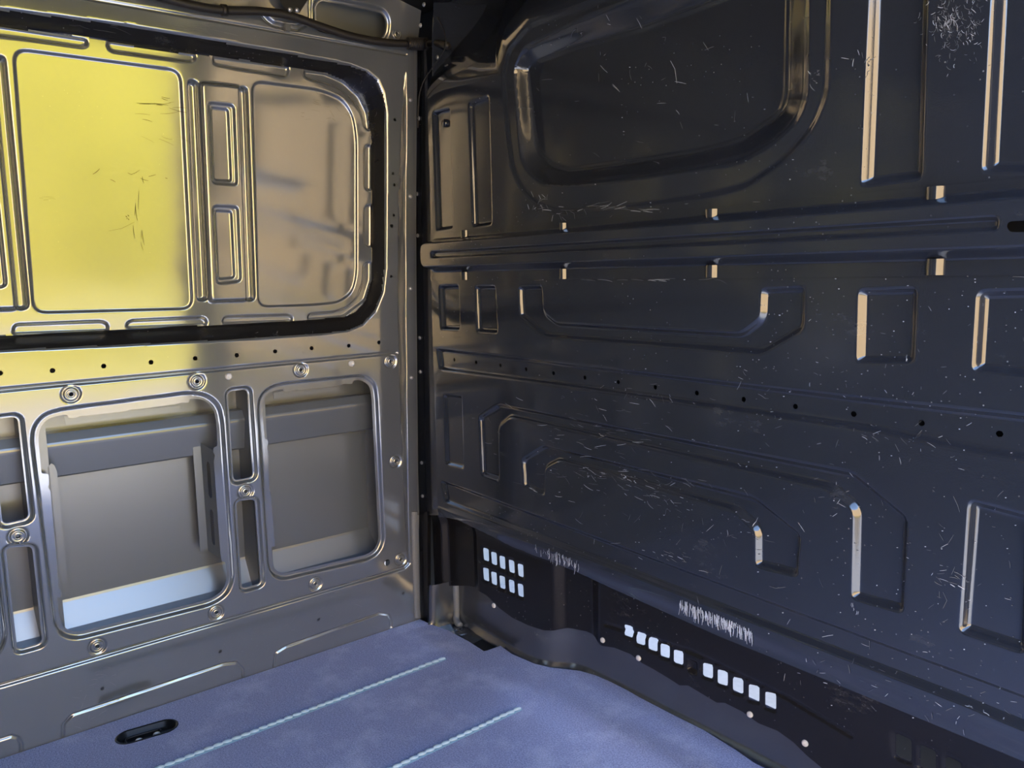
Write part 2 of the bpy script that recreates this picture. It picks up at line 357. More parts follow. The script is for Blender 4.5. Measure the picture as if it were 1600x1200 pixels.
# ------------------------------------------------------------------ shell of the load bay
D = -0.045
def wall_left():
    S = Sheet(grid((-0.004, 1.16, 0.0025), (1.16, 1.64, 0.004), (1.64, 3.2, 0.04)), grid((0.0, 1.83, 0.0025)), mapL, True)
    far = 1.7
    def ext(pts): return [(far, pts[-1][1])] + [(far, pts[0][1])] + pts
    outer = LL([(0,11),(200,37),(400,72),(500,90),(545,99),(575,110),(592,124),(601,145),(605,175),(605,300),(604,420),(600,457),(588,487),(568,508),(545,518),(500,524),(400,531),(200,541),(0,550)])
    inner = LL([(0,41),(125,56),(250,78),(375,92),(472,107),(507,112),(537,125),(562,148),(575,175),(580,220),(581,437),(571,470),(555,488),(537,496),(475,501),(300,510),(200,515),(0,525)], D)
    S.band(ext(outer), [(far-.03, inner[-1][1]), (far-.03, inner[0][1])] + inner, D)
    S.part('window_reveal', ext(outer), -.004, M['black']); S.part('blanking_panel', [(far-.03, inner[-1][1]), (far-.03, inner[0][1])] + inner, -.001)  # reveal painted black: its dark reflections are put into the colour
    pads = [[(-40,33),(138,60),(138,72),(130,76),(-40,53)], [(165,62),(168,78),(178,83),(300,99),(307,95),(307,83)],
            [(331,86),(332,100),(340,104),(447,122),(452,117),(453,103)],
            [(474,108),(475,120),(482,125),(520,135),(545,152),(562,175),(569,202),(579,206),(575,175),(562,148),(537,125),(507,112)],
            [(581,225),(571,226),(568,232),(568,292),(572,298),(581,299)], [(582,318),(573,319),(568,325),(568,380),(573,387),(582,388)],
            [(581,407),(571,408),(567,415),(566,440),(558,462),(540,480),(520,486),(483,489),(480,493),(479,501),(537,496),(571,470),(581,437)],
            [(459,503),(458,494),(450,490),(352,493),(347,497),(346,507)], [(325,509),(325,500),(318,494),(205,499),(197,503),(195,514)],
            [(172,518),(170,505),(160,500),(25,505),(19,510),(17,524)]]
    for p in pads:
        q = fillet(LL(p, D), 0.008, 2); S.emboss(q, -0.007, 0.006)
    for sh in (0.0, 0.5):
        A = fillet([(a+sh, b_) for a, b_ in LL([(18,73),(284,108),(303,484),(50,491)], D)], 0.03); S.emboss(A, -0.006, 0.006); S.part('smooth_panel', A)
    B = fillet(LL([(392,124),(500,138),(535,152),(553,178),(559,215),(559,430),(552,458),(530,474),(490,478),(402,481)], D), [.03]*10); S.emboss(B, -0.006, 0.006); S.part('smooth_panel', B)
    for sh in (0.0, 0.5, 1.0):
        def P(pts): return [(a+sh, b) for a, b in LL(pts, D)]
        S.emboss(fillet(P([(308,126),(376,133),(388,472),(324,474)]), .015), 0.012, 0.010)
        for g in ([(292,122),(311,126),(327,470),(307,472)], [(370,134),(388,135),(400,470),(383,472)]):
            q = fillet(P(g), .014); S.emboss(q, -0.020, 0.008); S.part('rib_groove', q)
        for o, i in (([(321,159),(365,164),(370,292),(327,289)], [(327,166),(357,170),(362,285),(332,283)]), ([(328,320),(371,322),(376,441),(335,446)], [(333,327),(362,329),(367,435),(339,438)])):
            q = fillet(P(o), .014); S.emboss(q, -0.007, 0.006); S.part('pressed_pocket', q); S.emboss(fillet(P(i), .010), -0.006, 0.005)
    # channel beside the corner pillar
    S.emboss(LL([(634,95),(628,190),(623.5,300),(622,450),(623.5,560),(628,680),(633,800),(637,880),(639.5,880),(637.5,800),(636,680),(634.5,560),(633.5,450),(633.5,300),(635,190)]), -0.035, 0.004)
    # creases
    S.groove([(3.2, .828)] + LL([(0,610),(620,551)]), 0.006, 0.006)
    S.groove([(3.2, .168)] + LL([(0,1072),(600,897),(632,887),(639,880)]), 0.007, 0.006)
    S.groove([(3.2, 1.631)] + LL([(150,0),(300,26),(400,43),(635,85)]), 0.004, 0.004)
    for g in ([(98,1156),(99,1132),(113,1117),(350,1037),(370,1035),(380,1046),(380,1062)], [(428,1044),(431,1020),(447,1010),(593,958),(607,960),(611,968),(611,980)], [(-30,1165),(18,1150),(28,1153),(33,1162),(33,1182)]):
        S.groove(LL(g), 0.0045, 0.0045)
    # openings of the lower panel
    rim1 = [(61,688),(63,670),(75,655),(100,648),(295,622),(318,624),(335,637),(340,660),(357,905),(350,925),(330,938),(123,990),(104,986),(95,970)]
    hole1 = [(61,688),(63,670),(75,655),(99,649),(107,649),(108,654),(121,654),(126,650),(131,651),(201,643),(206,640),(211,641),(278,632),(283,630),(297,630),(298,624),(318,624),(335,637),(340,660),(342,698),(336,700),(335,708),(338,712),(336,722),(346,862),(348,878),(354,880),(357,905),(350,925),(330,938),(123,990),(104,986),(95,970),(90,936),(97,935),(96,925),(93,921),(80,768),(76,763),(78,757),(77,742),(66,741)]
    rim3 = [(412,640),(414,622),(428,611),(445,607),(565,594),(580,602),(583,620),(594,845),(588,860),(575,868),(445,898),(432,893),(427,880)]
    hole3 = [(412,640),(414,622),(426,612),(444,608),(446,613),(456,613),(460,609),(465,611),(535,603),(539,600),(553,601),(555,595),(565,594),(580,602),(583,620),(594,845),(588,860),(575,868),(445,898),(432,893),(427,880),(426,856),(432,855),(431,842),(425,770),(423,768),(421,706),(419,701),(421,697),(421,688),(416,687)]
    bays = [(rim1, hole1, .017, .009), (rim3, hole3, .017, .009)]
    for n4 in ([(358,613),(388,609),(397,746),(367,752)], [(371,785),(400,781),(409,913),(380,921)], [(10,858),(51,855),(67,1006),(28,1017)], [(-14,657),(28,652),(46,811),(5,821)]):
        bays.append((n4, n4, .011, .005))
    for rim, hole, a, b_ in bays:
        r_ = smooth_outline(LL(rim), .03, .02) if len(rim) > 5 else fillet(LL(rim), .012); S.lip(r_, 0.010, a, b_)
        S.cut(smooth_outline(LL(hole), .03) if len(hole) > 5 else r_)
    o7 = smooth_outline([(a+.5, b_) for a, b_ in LL(rim1)], .03, .02); S.lip(o7, .010, .017, .009); S.cut(o7)
    for n4 in ([(358,613),(388,609),(397,746),(367,752)], [(371,785),(400,781),(409,913),(380,921)]):
        q = fillet([(a+1.0, b_) for a, b_ in LL(n4)], .012); S.lip(q, .010, .011, .005); S.cut(q)
    for k in range(1, 6): S.cut(S.disc((1.016+.1*k, .861), .0062, 6))
    # round and square holes
    for x, y in ((0,583),(82,579),(162,572),(236,566),(305,560),(370,555),(430,549),(487,544),(545,540),(592,535)): S.cut(S.disc(pL(x, y), .0062, 6))
    for x, y in ((617,187),(614,271),(616,289),(615,336),(611,432)): S.cut(S.disc(pL(x, y), .0045))
    S.cut(S.disc(pL(612,353), .0062, 4, math.pi/4))
    for x, y in ((498,968),(344,1018),(160,1076),(630,927)): S.cut(S.disc(pL(x, y), .0050))
    S.cut(S.disc(pL(605,879), .0095, 14))
    nuts = [(111,616),(308,596),(470,578),(610,565),(618,721),(384,768),(28,838),(338,957),(493,912),(152,1010),(626,874)]
    for x, y in nuts: S.cut(S.disc(pL(x, y), .009, 12)); q = S.disc(pL(x, y), .0170, 20); S.groove(q + q[:1], .0045, .004)
    # cant rail
    op = fillet(LL([(495,8),(503,0),(580,15),(598,20),(605,32),(603,52),(592,62),(496,42)]), .012); S.lip(op, .006, .012, .005); S.cut(op)
    S.groove(LL([(411,22),(418,31),(428,38),(445,42),(465,44),(478,37)]), .009, .008)
    S.groove(LL([(485,-6),(485,28)]), .005, .008)
    S.cut(S.disc(pL(620,53), .010, 12))
    root = S.build('wall_left', M['side'])
    tag(root, 'grey painted steel body side with pressed blanking panel above and open bays below', 'wall', kind='structure')
    ring = lathe_mesh('nut_ring', [(.0150,-.003),(.0143,.0010),(.0125,.0022),(.0100,.0016),(.0085,.0008),(.0070,.0022),(.0050,.0026),(.0040,.0010),(.0040,-.008)], M['side'])
    for x, y in nuts + [(620,53)]:
        s, z = pL(x, y); place('rivet_nut', ring, S.world(s, z, 0.0), (1, 0, -0.05), root)
    pin = lathe_mesh('stud', [(.0085,0),(.0085,.003),(.006,.0055),(.0045,.0055),(.003,.003),(.0,.003)], M['pin'])
    for x, y in ((357,588),(549,568)):
        s, z = pL(x, y); place('stud', pin, S.world(s, z), (1, 0, -0.05), root)
    # what lies behind the openings
    y0, y1 = 0.02, -3.2
    def skin(name, pf, mt):
        V = [(T1*z+o, y, z) for y in (y0, y1) for o, z in pf]; n = len(pf)
        return pymesh(name, V, [(j+1, j, n+j, n+j+1) for j in range(n-1)], mt, root)
    skin('outer_skin', [(-.100,.95),(-.100,.296),(-.098,.290),(-.072,.232),(-.060,.215),(-.045,.205),(-.030,.203)], M['skin'])
    skin('belt_reinforcement', [(-.099,.709),(-.070,.708),(-.060,.688),(-.0585,.684),(-.0580,.680),(-.0585,.675),(-.068,.608),(-.072,.604),(-.099,.603)], M['skin'])
    pymesh('side_light_block', [(-.14,.35,-.12),(-.14,-3.25,-.12),(-.14,-3.25,1.86),(-.14,.35,1.86)], [(0,1,2,3)], M['dark'], root)  # added plane that stops outside light leaking through the side wall
    V = [(prof(z)-.075, y, z) for y in (y0, y1) for z in (1.60, 1.83)]
    pymesh('roof_side_skin', V, [(1,0,2,3)], M['skin'], root)
    for s0 in (0.435, 0.935, 1.435):
        V = [(T1*z+o, -s, z) for z in (.20, .86) for o, s in ((-.098,s0),(-.030,s0+.004),(-.030,s0+.046),(-.098,s0+.055))]
        pymesh('inner_pillar', V, [(0,1,5,4),(1,2,6,5),(2,3,7,6)], M['skin'], root)
    V = [(T1*z+o, -s, z) for z in (.15, .93) for o, s in ((-.10,.115),(-.05,.085),(-.005,.072))]
    pymesh('closing_plate', V, [(0,1,4,3),(1,2,5,4)], M['side'], root)
    # brackets hanging inside the bays
    def strip(name, pts, h, th=0.0015, mt='skin'):
        q = LL(pts, h); n = len(q)
        V = [mapL(a, b, h) for a, b in q] + [mapL(a, b, h-th) for a, b in q]
        Fc = [tuple(range(n))[::-1], tuple(range(n, 2*n))] + [(i, (i+1) % n, n+(i+1) % n, n+i) for i in range(n)]
        return pymesh(name, V, Fc, M[mt], root)
    strip('flange_strip', [(74,730),(80,724),(85,727),(89,736),(106,910),(99,912),(92,900)], -.030)
    strip('flange_strip', [(100,650),(103,664),(280,643),(281,634)], -.022)
    strip('flange_strip', [(427,613),(428,623),(530,611),(530,604)], -.022)
    strip('bracket_flange', [(301,696),(313,692),(325,858),(313,861)], -.065)
    a0, a1, b0, b1 = [np.array([*mapL(*pL(*p, h), h)]) for p, h in (((313,692),-.065),((325,860),-.065),((337,706),-.014),((348,876),-.014))]
    W = Sheet(np.linspace(0, 1, 28), np.linspace(0, 1, 90), lambda u, v, h: tuple((a0[i]*(1-u)+b0[i]*u)*(1-v)+(a1[i]*(1-u)+b1[i]*u)*v for i in range(3)), False)
    for c in (.30, .74):
        W.C = np.minimum(W.C, np.sqrt(((W.U-.45)*.28)**2 + np.maximum(np.abs(W.V-c)-.13, 0)**2) - .035)
    W.build('slotted_bracket', M['skin'], root)
    box('clip', (prof(1.64)+.0, -pL(447,43)[0]-.006, 1.635), (prof(1.64)+.012, -pL(447,43)[0]+.006, 1.650), M['ring'], root)
    return S, root
SL, WL = wall_left()

def wall_front():
    S = Sheet(grid((0.15, 1.78, 0.0025)), grid((0.34, 1.83, 0.0025)), mapB, False)
    S.cut([(0, 0)] + BB([(690,1000),(684,805),(682,720),(678,600),(674.6,480),(672,300),(668,160),(664,60),(662,-30)]) + [(0, 2)])
    bot = BB([(684,805),(720,812),(800,854),(900,892),(950,916),(1025,950),(1125,995),(1200,1025),(1600,1190),(1700,1232)], -.018)
    S.cut([(0.1, 0.0)] + bot + [(bot[-1][0]+.3, bot[-1][1]), (2.2, 0.0)])
    # shoulder above the crease, falls back towards the roof
    up = BB([(650,165),(690,145),(740,128),(781,117)]) ; 
    sh = up + BB([(792,75),(825,35),(900,8),(1000,-25)]) + [(1.0, 1.95), (0.1, 1.95)]
    S.emboss(sh, -0.10, 0.22)
    # blanked window
    c1 = fillet(BB([(782,117),(790,212),(797,267),(812,298),(840,325),(870,336),(905,335),(1000,326),(1100,312),(1165,297),(1225,257),(1275,200),(1297,145),(1300,0),(1302,-60),(1060,-60),(900,8),(825,35),(792,75)]), .02, 3)
    S.emboss(c1, -0.005, 0.014)
    c2 = fillet(BB([(799,107),(804,170),(809,246),(822,272),(845,291),(900,292),(1050,272),(1150,257),(1200,230),(1245,190),(1260,150),(1261,0),(1263,-90),(1100,-60),(1000,-10),(900,30),(815,72)]), .02, 3)
    c3 = fillet(BB([(826,107),(836,200),(844,237),(860,256),(890,265),(950,257),(1100,234),(1162,217),(1220,175),(1228,150),(1231,0),(1232,-70),(1140,-5),(1000,47),(900,75),(832,100)], -.045), .02, 3)
    S.band(c2, c3, -0.040); S.part('pressed_window_blank', c1, .006)
    S.groove(c3 + c3[:1], .005, -.002)
    def pocket(pts, d=-.010, sl=.011, r=.012, nm='pressed_pocket', wide=.004):
        q = fillet(BB(pts), r); S.emboss(q, d, sl); S.part(nm, q, wide)
    pocket([(675,174),(703,166),(708,358),(681,362)]); pocket([(731,160),(764,148),(769,352),(738,357)])
    pocket([(1358,-60),(1453,-60),(1443,281),(1344,293)], -.014, .014); pocket([(1550,-60),(1533,272),(1650,272),(1660,-60)], -.016, .015)
    pocket([(685,445),(717,444),(719,517),(688,516)]); pocket([(741,445),(774,445),(778,522),(744,520)])
    pocket([(1340,450),(1435,447),(1430,569),(1337,568)]); pocket([(1525,452),(1630,449),(1622,592),(1517,582)], -.012, .013)
    ch = 'pressed_channel'
    pocket([(809,446),(847,445),(849,487),(868,503),(1155,519),(1186,496),(1188,449),(1259,446),(1257,516),(1190,555),(850,528),(811,496)], nm=ch)
    pocket([(681,543),(1350,620),(1600,647),(1700,659),(1700,737),(1600,722),(1520,709),(1350,674),(907,609),(686,579)], nm=ch)
    pocket([(692,614),(722,618),(725,734),(696,727)], -.008)
    pocket([(747,650),(778,630),(1333,737),(1420,808),(1413,960),(1329,936),(1332,797),(1294,766),(796,654),(779,668),(780,753),(751,743)], nm=ch)
    pocket([(814,716),(848,694),(1178,775),(1252,834),(1247,903),(1179,886),(1179,830),(1147,800),(872,722),(852,733),(851,776),(817,763)], nm=ch)
    pocket([(1512,779),(1612,805),(1604,1024),(1497,988)], -.012, .012)
    pocket([(688,749),(1600,1085),(1720,1130),(1720,1195),(1600,1143),(1500,1101),(1040,921),(694,786)], -.010, .011, nm=ch)
    low = BB([(684,790),(1040,930),(1500,1108),(1600,1150),(1720,1200)])
    S.emboss([(0, .1)] + low + [(low[-1][0]+.2, .1)], -.018, .05)
    for x, y in ((710,562),(744,566),(782,571),(822,577),(865,583),(914,590),(966,597),(1024,605),(1089,614),(1162,624),(1243,635),(1334,647),(1440,661),(1562,678)): S.cut(S.disc(pB(x, y, -.01), .0052, 6))
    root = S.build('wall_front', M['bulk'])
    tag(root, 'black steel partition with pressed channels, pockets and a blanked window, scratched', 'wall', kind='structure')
    pymesh('light_block_sheet', [(-.15,.12,.40),(1.86,.12,.40),(1.86,.12,1.86),(-.15,.12,1.86)], [(0,1,2,3)], M['dark'], root)  # added dark sheet that blocks light behind the holes and corner gap
    stud = lathe_mesh('stud_black', [(.010,0),(.010,.006),(.008,.009),(0,.009)], M['bulk'])
    place('stud', stud, S.world(*pB(692,192)), (0,-1,0), root)
    return S, root
SB, WB = wall_front()

def tray_oval(hl, hw, nn=32):
    c = np.array(pF(230, 1143)); e = np.array(pF(275, 1130)) - np.array(pF(184, 1156)); a = e/np.linalg.norm(e); n = np.array([-a[1], a[0]])
    return [tuple(c + a*(math.copysign(hl-hw, math.cos(t))+hw*math.cos(t)) + n*hw*math.sin(t)) for t in (2*math.pi*k/nn for k in range(nn))]
def shell():
    cs = box('cab_sun_block', (-.15, .08, -.1), (-.13, 2.0, 1.86), plain('cab_block_grey', (.42,.42,.43), .8)); tag(cs, 'pale panel added beside the cab to block the sun', 'wall', kind='structure')  # added full-height panel that keeps sun from leaking in through the vents
    c = box('ceiling', (-0.12, -3.25, 1.83), (1.95, 2.20, 1.86), M['dark']); tag(c, 'dark underside of the van roof', 'ceiling', kind='structure')  # carried forward over the unseen cab to keep sun off the vents
    r = box('wall_rear', (-0.12, -3.25, -0.05), (1.95, -3.20, 1.83), M['side']); tag(r, 'closed rear end of the load bay', 'wall', kind='structure')
    V, Fc = [], []
    rt = bpy.data.objects.new('wall_right', None); col.objects.link(rt); tag(rt, 'right body side around the open sliding door', 'wall', kind='structure')
    box('side_panel', (1.80, -3.2, 0.0), (1.86, -1.50, 1.83), M['side'], rt)
    box('door_header', (1.80, -1.50, 1.72), (1.86, -0.02, 1.83), M['side'], rt)
    box('corner_light_block', (-.15, .10, -.06), (.045, .13, .45), M['dark'], rt)  # added panel that closes the light leak low in the left corner
    box('door_post', (1.80, -0.10, 0.0), (1.86, 0.10, 1.72), M['side'], rt)
    FS = Sheet(grid((-0.02, 0.05, 0.03), (0.05, 0.14, 0.004), (0.14, 1.84, 0.06)), grid((-3.2, -0.96, 0.1), (-0.96, -0.70, 0.004), (-0.70, 0.24, 0.06)), lambda x, y, h: (x, y, h-.012), False)
    FS.cut(tray_oval(.0665, .0305))
    fl = FS.build('floor', M['metal']); tag(fl, 'bare painted steel floor pan under the mat', 'floor', kind='structure')
shell()

# mat edge traced where the covering stops
EDGE = [pF(*p) for p in ((655,967),(672,975),(700,985),(732,1002),(757,1018),(782,1009),(800,1022),(835,1037),(860,1043),(905,1048),(930,1055),(965,1070),(1000,1090),(1050,1116),(1100,1141),(1150,1172),(1180,1193))]
WALLP = [(.050,.004),(.062,.010),(.072,.092),(.085,.098),(.30,.098),(.40,.098),(.445,.102),(.475,.118),(.500,.140),(.530,.162),(.57,.176),(.64,.182),(.76,.186),(.95,.193),(1.15,.198),(1.45,.205),(1.82,.21)]
def floor_mat():
    c = pF(230, 1143); ang = math.atan2(pF(275,1130)[1]-pF(184,1156)[1], pF(275,1130)[0]-pF(184,1156)[0])
    S = Sheet(grid((0.003, 0.06, 0.008), (0.06, 0.13, 0.0025), (0.13, 1.82, 0.008)), grid((-3.19, -0.96, 0.05), (-0.96, -0.70, 0.0025), (-0.70, 0.22, 0.008)), mapF, False)
    e = EDGE + [(1.25, .185), (1.83, .20), (1.9, .4), (-.2, .4), (-.2, 0.0)]
    S.cut(e)
    S.cut(tray_oval(.066, .030))
    o = S.build('floor_mat', M['mat']); tag(o, 'blue-grey textured floor mat scuffed with pale marks', 'floor mat')
    # rolled edge of the mat
    rows = [[(p[0], p[1], 0.0) for p in EDGE+[(1.25,.185),(1.83,.2)]], [(p[0], p[1]+.001, -0.012) for p in EDGE+[(1.25,.185),(1.83,.2)]]]
    loft('mat_edge', rows, M['mat'], o)
    # lashing point sunk in the mat
    t = bpy.data.objects.new('tie_down_tray', None); col.objects.link(t); t.location = (c[0], c[1], -.016); t.rotation_euler = (0, 0, ang)
    tag(t, 'oval black lashing tray with two bolts sunk in the floor mat', 'tie-down')
    rings = [(.0685,.0325,.0163),(.0655,.0295,.0180),(.0625,.0265,.0155),(.059,.024,.004),(.053,.018,.0005),(.036,.0005,.0005)]
    V, Fc = [], []; nn = 40
    for hl, hw, z in rings:
        for k in range(nn):
            q = 2*math.pi*k/nn; V.append((math.copysign(hl-hw, math.cos(q))+hw*math.cos(q), hw*math.sin(q), z))
    for i in range(len(rings)-1):
        for k in range(nn): Fc.append((i*nn+k, i*nn+(k+1)%nn, (i+1)*nn+(k+1)%nn, (i+1)*nn+k))
    pymesh('tray', V, Fc, M['tray'], t, True)
    bm = lathe_mesh('bolt_head', [(.0085,.0),(.0085,.006),(.0065,.009),(.004,.0095),(0,.0095)], M['fastener'], 12)
    for q in ((217,1156),(245,1146)):
        e_ = np.array(pF(*q, -.008)) - np.array(c); b = link('bolt', bm, t); b.location = (e_[0]*math.cos(ang)+e_[1]*math.sin(ang), -e_[0]*math.sin(ang)+e_[1]*math.cos(ang), .0005)
    tube('lashing_ring', [(-.044,-.010,.004),(-.046,.004,.006),(-.034,.011,.007),(.020,.011,.007),(.030,.004,.006)], .0028, M['tray'], t, 8)
    return o
FM = floor_mat()

def seam_strip(p0, p1, label):
    a, b = np.array(pF(*p0)), np.array(pF(*p1)); d = (b-a)/np.linalg.norm(b-a); n = np.array([-d[1], d[0]]); L = np.linalg.norm(b-a)
    r = bpy.data.objects.new('seam_strip', None); col.objects.link(r); r.location = (a[0], a[1], 0.0); r.rotation_euler = (0, 0, math.atan2(d[1], d[0]))
    tag(r, label, 'seam', 'beaded seams across the floor mat')
    V = [(0,-.0095,.0003),(L,-.0095,.0003),(L,-.006,.0020),(0,-.006,.0020),(0,.006,.0020),(L,.006,.0020),(0,.0085,.0003),(L,.0085,.0003)]
    pymesh('strip_base', V, [(0,1,2,3),(3,2,5,4),(4,5,7,6)], M['weldbase'], r)
    bm = bpy.data.meshes.get('bead')
    if not bm:
        V, Fc = [], []; ns, nr = 8, 5
        for i in range(nr):
            t = math.pi*i/(nr-1)
            for k in range(ns):
                q = 2*math.pi*k/ns; V.append((-.0115*math.cos(t), .0058*math.sin(t)*math.cos(q)+.0022*math.cos(t), .0046*math.sin(t)*math.sin(q)))
        for i in range(nr-1):
            for k in range(ns): Fc.append((i*ns+k, i*ns+(k+1)%ns, (i+1)*ns+(k+1)%ns, (i+1)*ns+k))
        bm = bpy.data.meshes.new('bead'); bm.from_pydata(V, [], Fc); bm.update(); bm.polygons.foreach_set('use_smooth', [True]*len(bm.polygons)); bm.materials.append(M['weld'])
    k = 0; random.seed(2)
    while .011+.021*k < L:
        o = link('bead', bm, r); o.location = (.011+.021*k, random.uniform(-.0006,.0006), .0030); k += 1
seam_strip((695,1029), (232,1208), 'pale blue beaded seam across the mat, the one nearer the side wall')
seam_strip((813,1107), (600,1208), 'pale blue beaded seam across the mat, the shorter one nearer the camera')

def kick_wall():
    n = 6; rows = []
    P = []
    for i in range(len(WALLP)-1):
        for j in range(4):
            t = j/4; P.append((WALLP[i][0]*(1-t)+WALLP[i+1][0]*t, WALLP[i][1]*(1-t)+WALLP[i+1][1]*t))
    P.append(WALLP[-1])
    for _ in range(3):
        P = [P[0]] + [((P[i-1][0]+2*P[i][0]+P[i+1][0])/4, (P[i-1][1]+2*P[i][1]+P[i+1][1])/4) for i in range(1, len(P)-1)] + [P[-1]]
    for z, off in ((-.012,-.012),(-.004,-.008),(.004,-.003),(.016,0),(.06,.002),(.10,.004),(.122,.006)):
        rows.append([(x, y+off, z) for x, y in P])
    o = loft('baseboard_front', rows[::-1], M['metal'], None, True)
    tag(o, 'scuffed bare steel kick wall between floor mat and lower panel', 'kick wall', kind='structure')
    # sealant seam in the jog by the corner
    tube('sealant_bead', [(.072,.088,.15),(.073,.089,.08),(.074,.088,.02),(.085,.080,.0),(.11,.075,-.006)], .010, M['sealant'], o, 10)
    # stepped floor metal and bolt seen past the cut-out
    x0, y0 = pF(725, 985)
    bm = lathe_mesh('floor_plug', [(.026,.0),(.024,.004),(.020,.002),(.014,.006),(.006,.007),(.0,.004)], M['metal'], 16)
    q = link('floor_plug', bm, o); q.location = (.135, .062, -.011)
    hole = [pF(*p) for p in ((734,1002),(753,993),(781,1008),(758,1017))]
    pymesh('drain_hole', [(a, b_, -.0115) for a, b_ in hole], [(0,3,2,1)], M['tray'], o)  # flat black patch: the dark inside of the hole is painted on
kick_wall()

def lower_panel():
    S = Sheet(grid((0.02, 1.80, 0.004)), grid((0.06, 0.40, 0.004)), mapK, False)
    edge = KK([(655,912),(680,918),(722,918),(745,922),(760,930),(780,950),(800,965),(825,977),(850,985),(880,986),(905,991),(925,1000),(940,1009),(960,1012),(985,1022),(1003,1036),(1020,1045),(1045,1060),(1062,1071),(1075,1071),(1100,1086),(1120,1098),(1132,1098),(1160,1112),(1185,1130),(1215,1142),(1240,1160),(1260,1180),(1290,1205)])
    S.cut([(-.1, -.1)] + [(-.1, edge[0][1])] + edge + [(edge[-1][0]+.5, edge[-1][1]-.02), (3, -.1)])
    # bend: hollow left of the grille, rounded hollow behind the kick-wall bulge
    xl, xg, xb0, xb1 = pK(690,860)[0], pK(748,880)[0], pK(862,940)[0], pK(940,960)[0]
    S.H += -0.025*sm((S.U-xb0)/.03)*sm((xb1-S.U)/.06)
    S.H += -0.020*sm((S.U-xl)/.01)*sm((xg-S.U)/.05)
    S.H += 0.012*sm((S.V-.30)/.05)
    g = []
    for i, cx in enumerate((758.5,771,784,798.5,812.5)):
        cy = 867+i*6.2
        g += [[(cx-5,cy-11),(cx+3.5,cy-9),(cx+4.5,cy+11),(cx-3.5,cy+8)], [(cx-5,cy+20),(cx+3.5,cy+22),(cx+4.5,cy+42),(cx-3.5,cy+39)]]
    sq = [(981,986),(1000,998),(1019,1007),(1038,1017),(1059,1027),(1105,1048),(1128,1059),(1152,1071),(1177,1083),(1203,1095)]
    for i, (cx, cy) in enumerate(sq):
        w2, h2 = 6.5+i*.22, 10.5+i*.42; g.append([(cx-w2,cy-h2+0.5),(cx+w2,cy-h2+4),(cx+w2,cy+h2+.5),(cx-w2,cy+h2-4)])
    for i, (cx, cy) in enumerate(((1411,1169),(1449,1187),(1489,1205),(1529,1223),(1569,1241))):
        g.append([(cx-12,cy-23),(cx+12,cy-12),(cx+12,cy+23),(cx-12,cy+12)])
    for q in g:
        p = fillet(KK(q), .003, 2); S.lip(p, .003, .007, .003); S.cut(p)
    d = fillet(KK([(1072,1027),(1090,1034),(1090,1057),(1072,1048)]), .004); S.emboss(d, -.008, .008)
    S.groove(KK([(945,975),(1080,1018),(1230,1090),(1330,1150)]), .008, .004)
    o = S.build('lower_panel', M['black']); tag(o, 'black panel with rows of square vents under the partition', 'panel')
    pin = bpy.data.meshes.get('push_pin') or lathe_mesh('push_pin', [(.0068,0),(.0068,.002),(.0055,.004),(.003,.0048),(0,.0048)], M['pin'], 14)
    for x, y in ((942,1000),(998,1028),(1172,1116),(1258,1161),(772,946),(662,901)):
        u, v = pK(x, y); place('push_pin', pin, S.world(u, v), (0.09, -1, 0), o)
    # pale cab trim that shows through the vents
    cb = box('cab_floor', (-.12, .26, -.06), (2.0, 2.6, -.04), plain('cab_carpet', (.50,.48,.48), .9)); tag(box('slot_dark_box', (1.15,.42,-.06),(2.0,1.2,.5), M['dark']), 'dark box added behind the large slots of the lower panel to darken them', 'backing box')  # dark box is added so the large slots look dark
    tag(cb, 'pale cab floor glimpsed through the square vents', 'floor', kind='structure')
lower_panel()

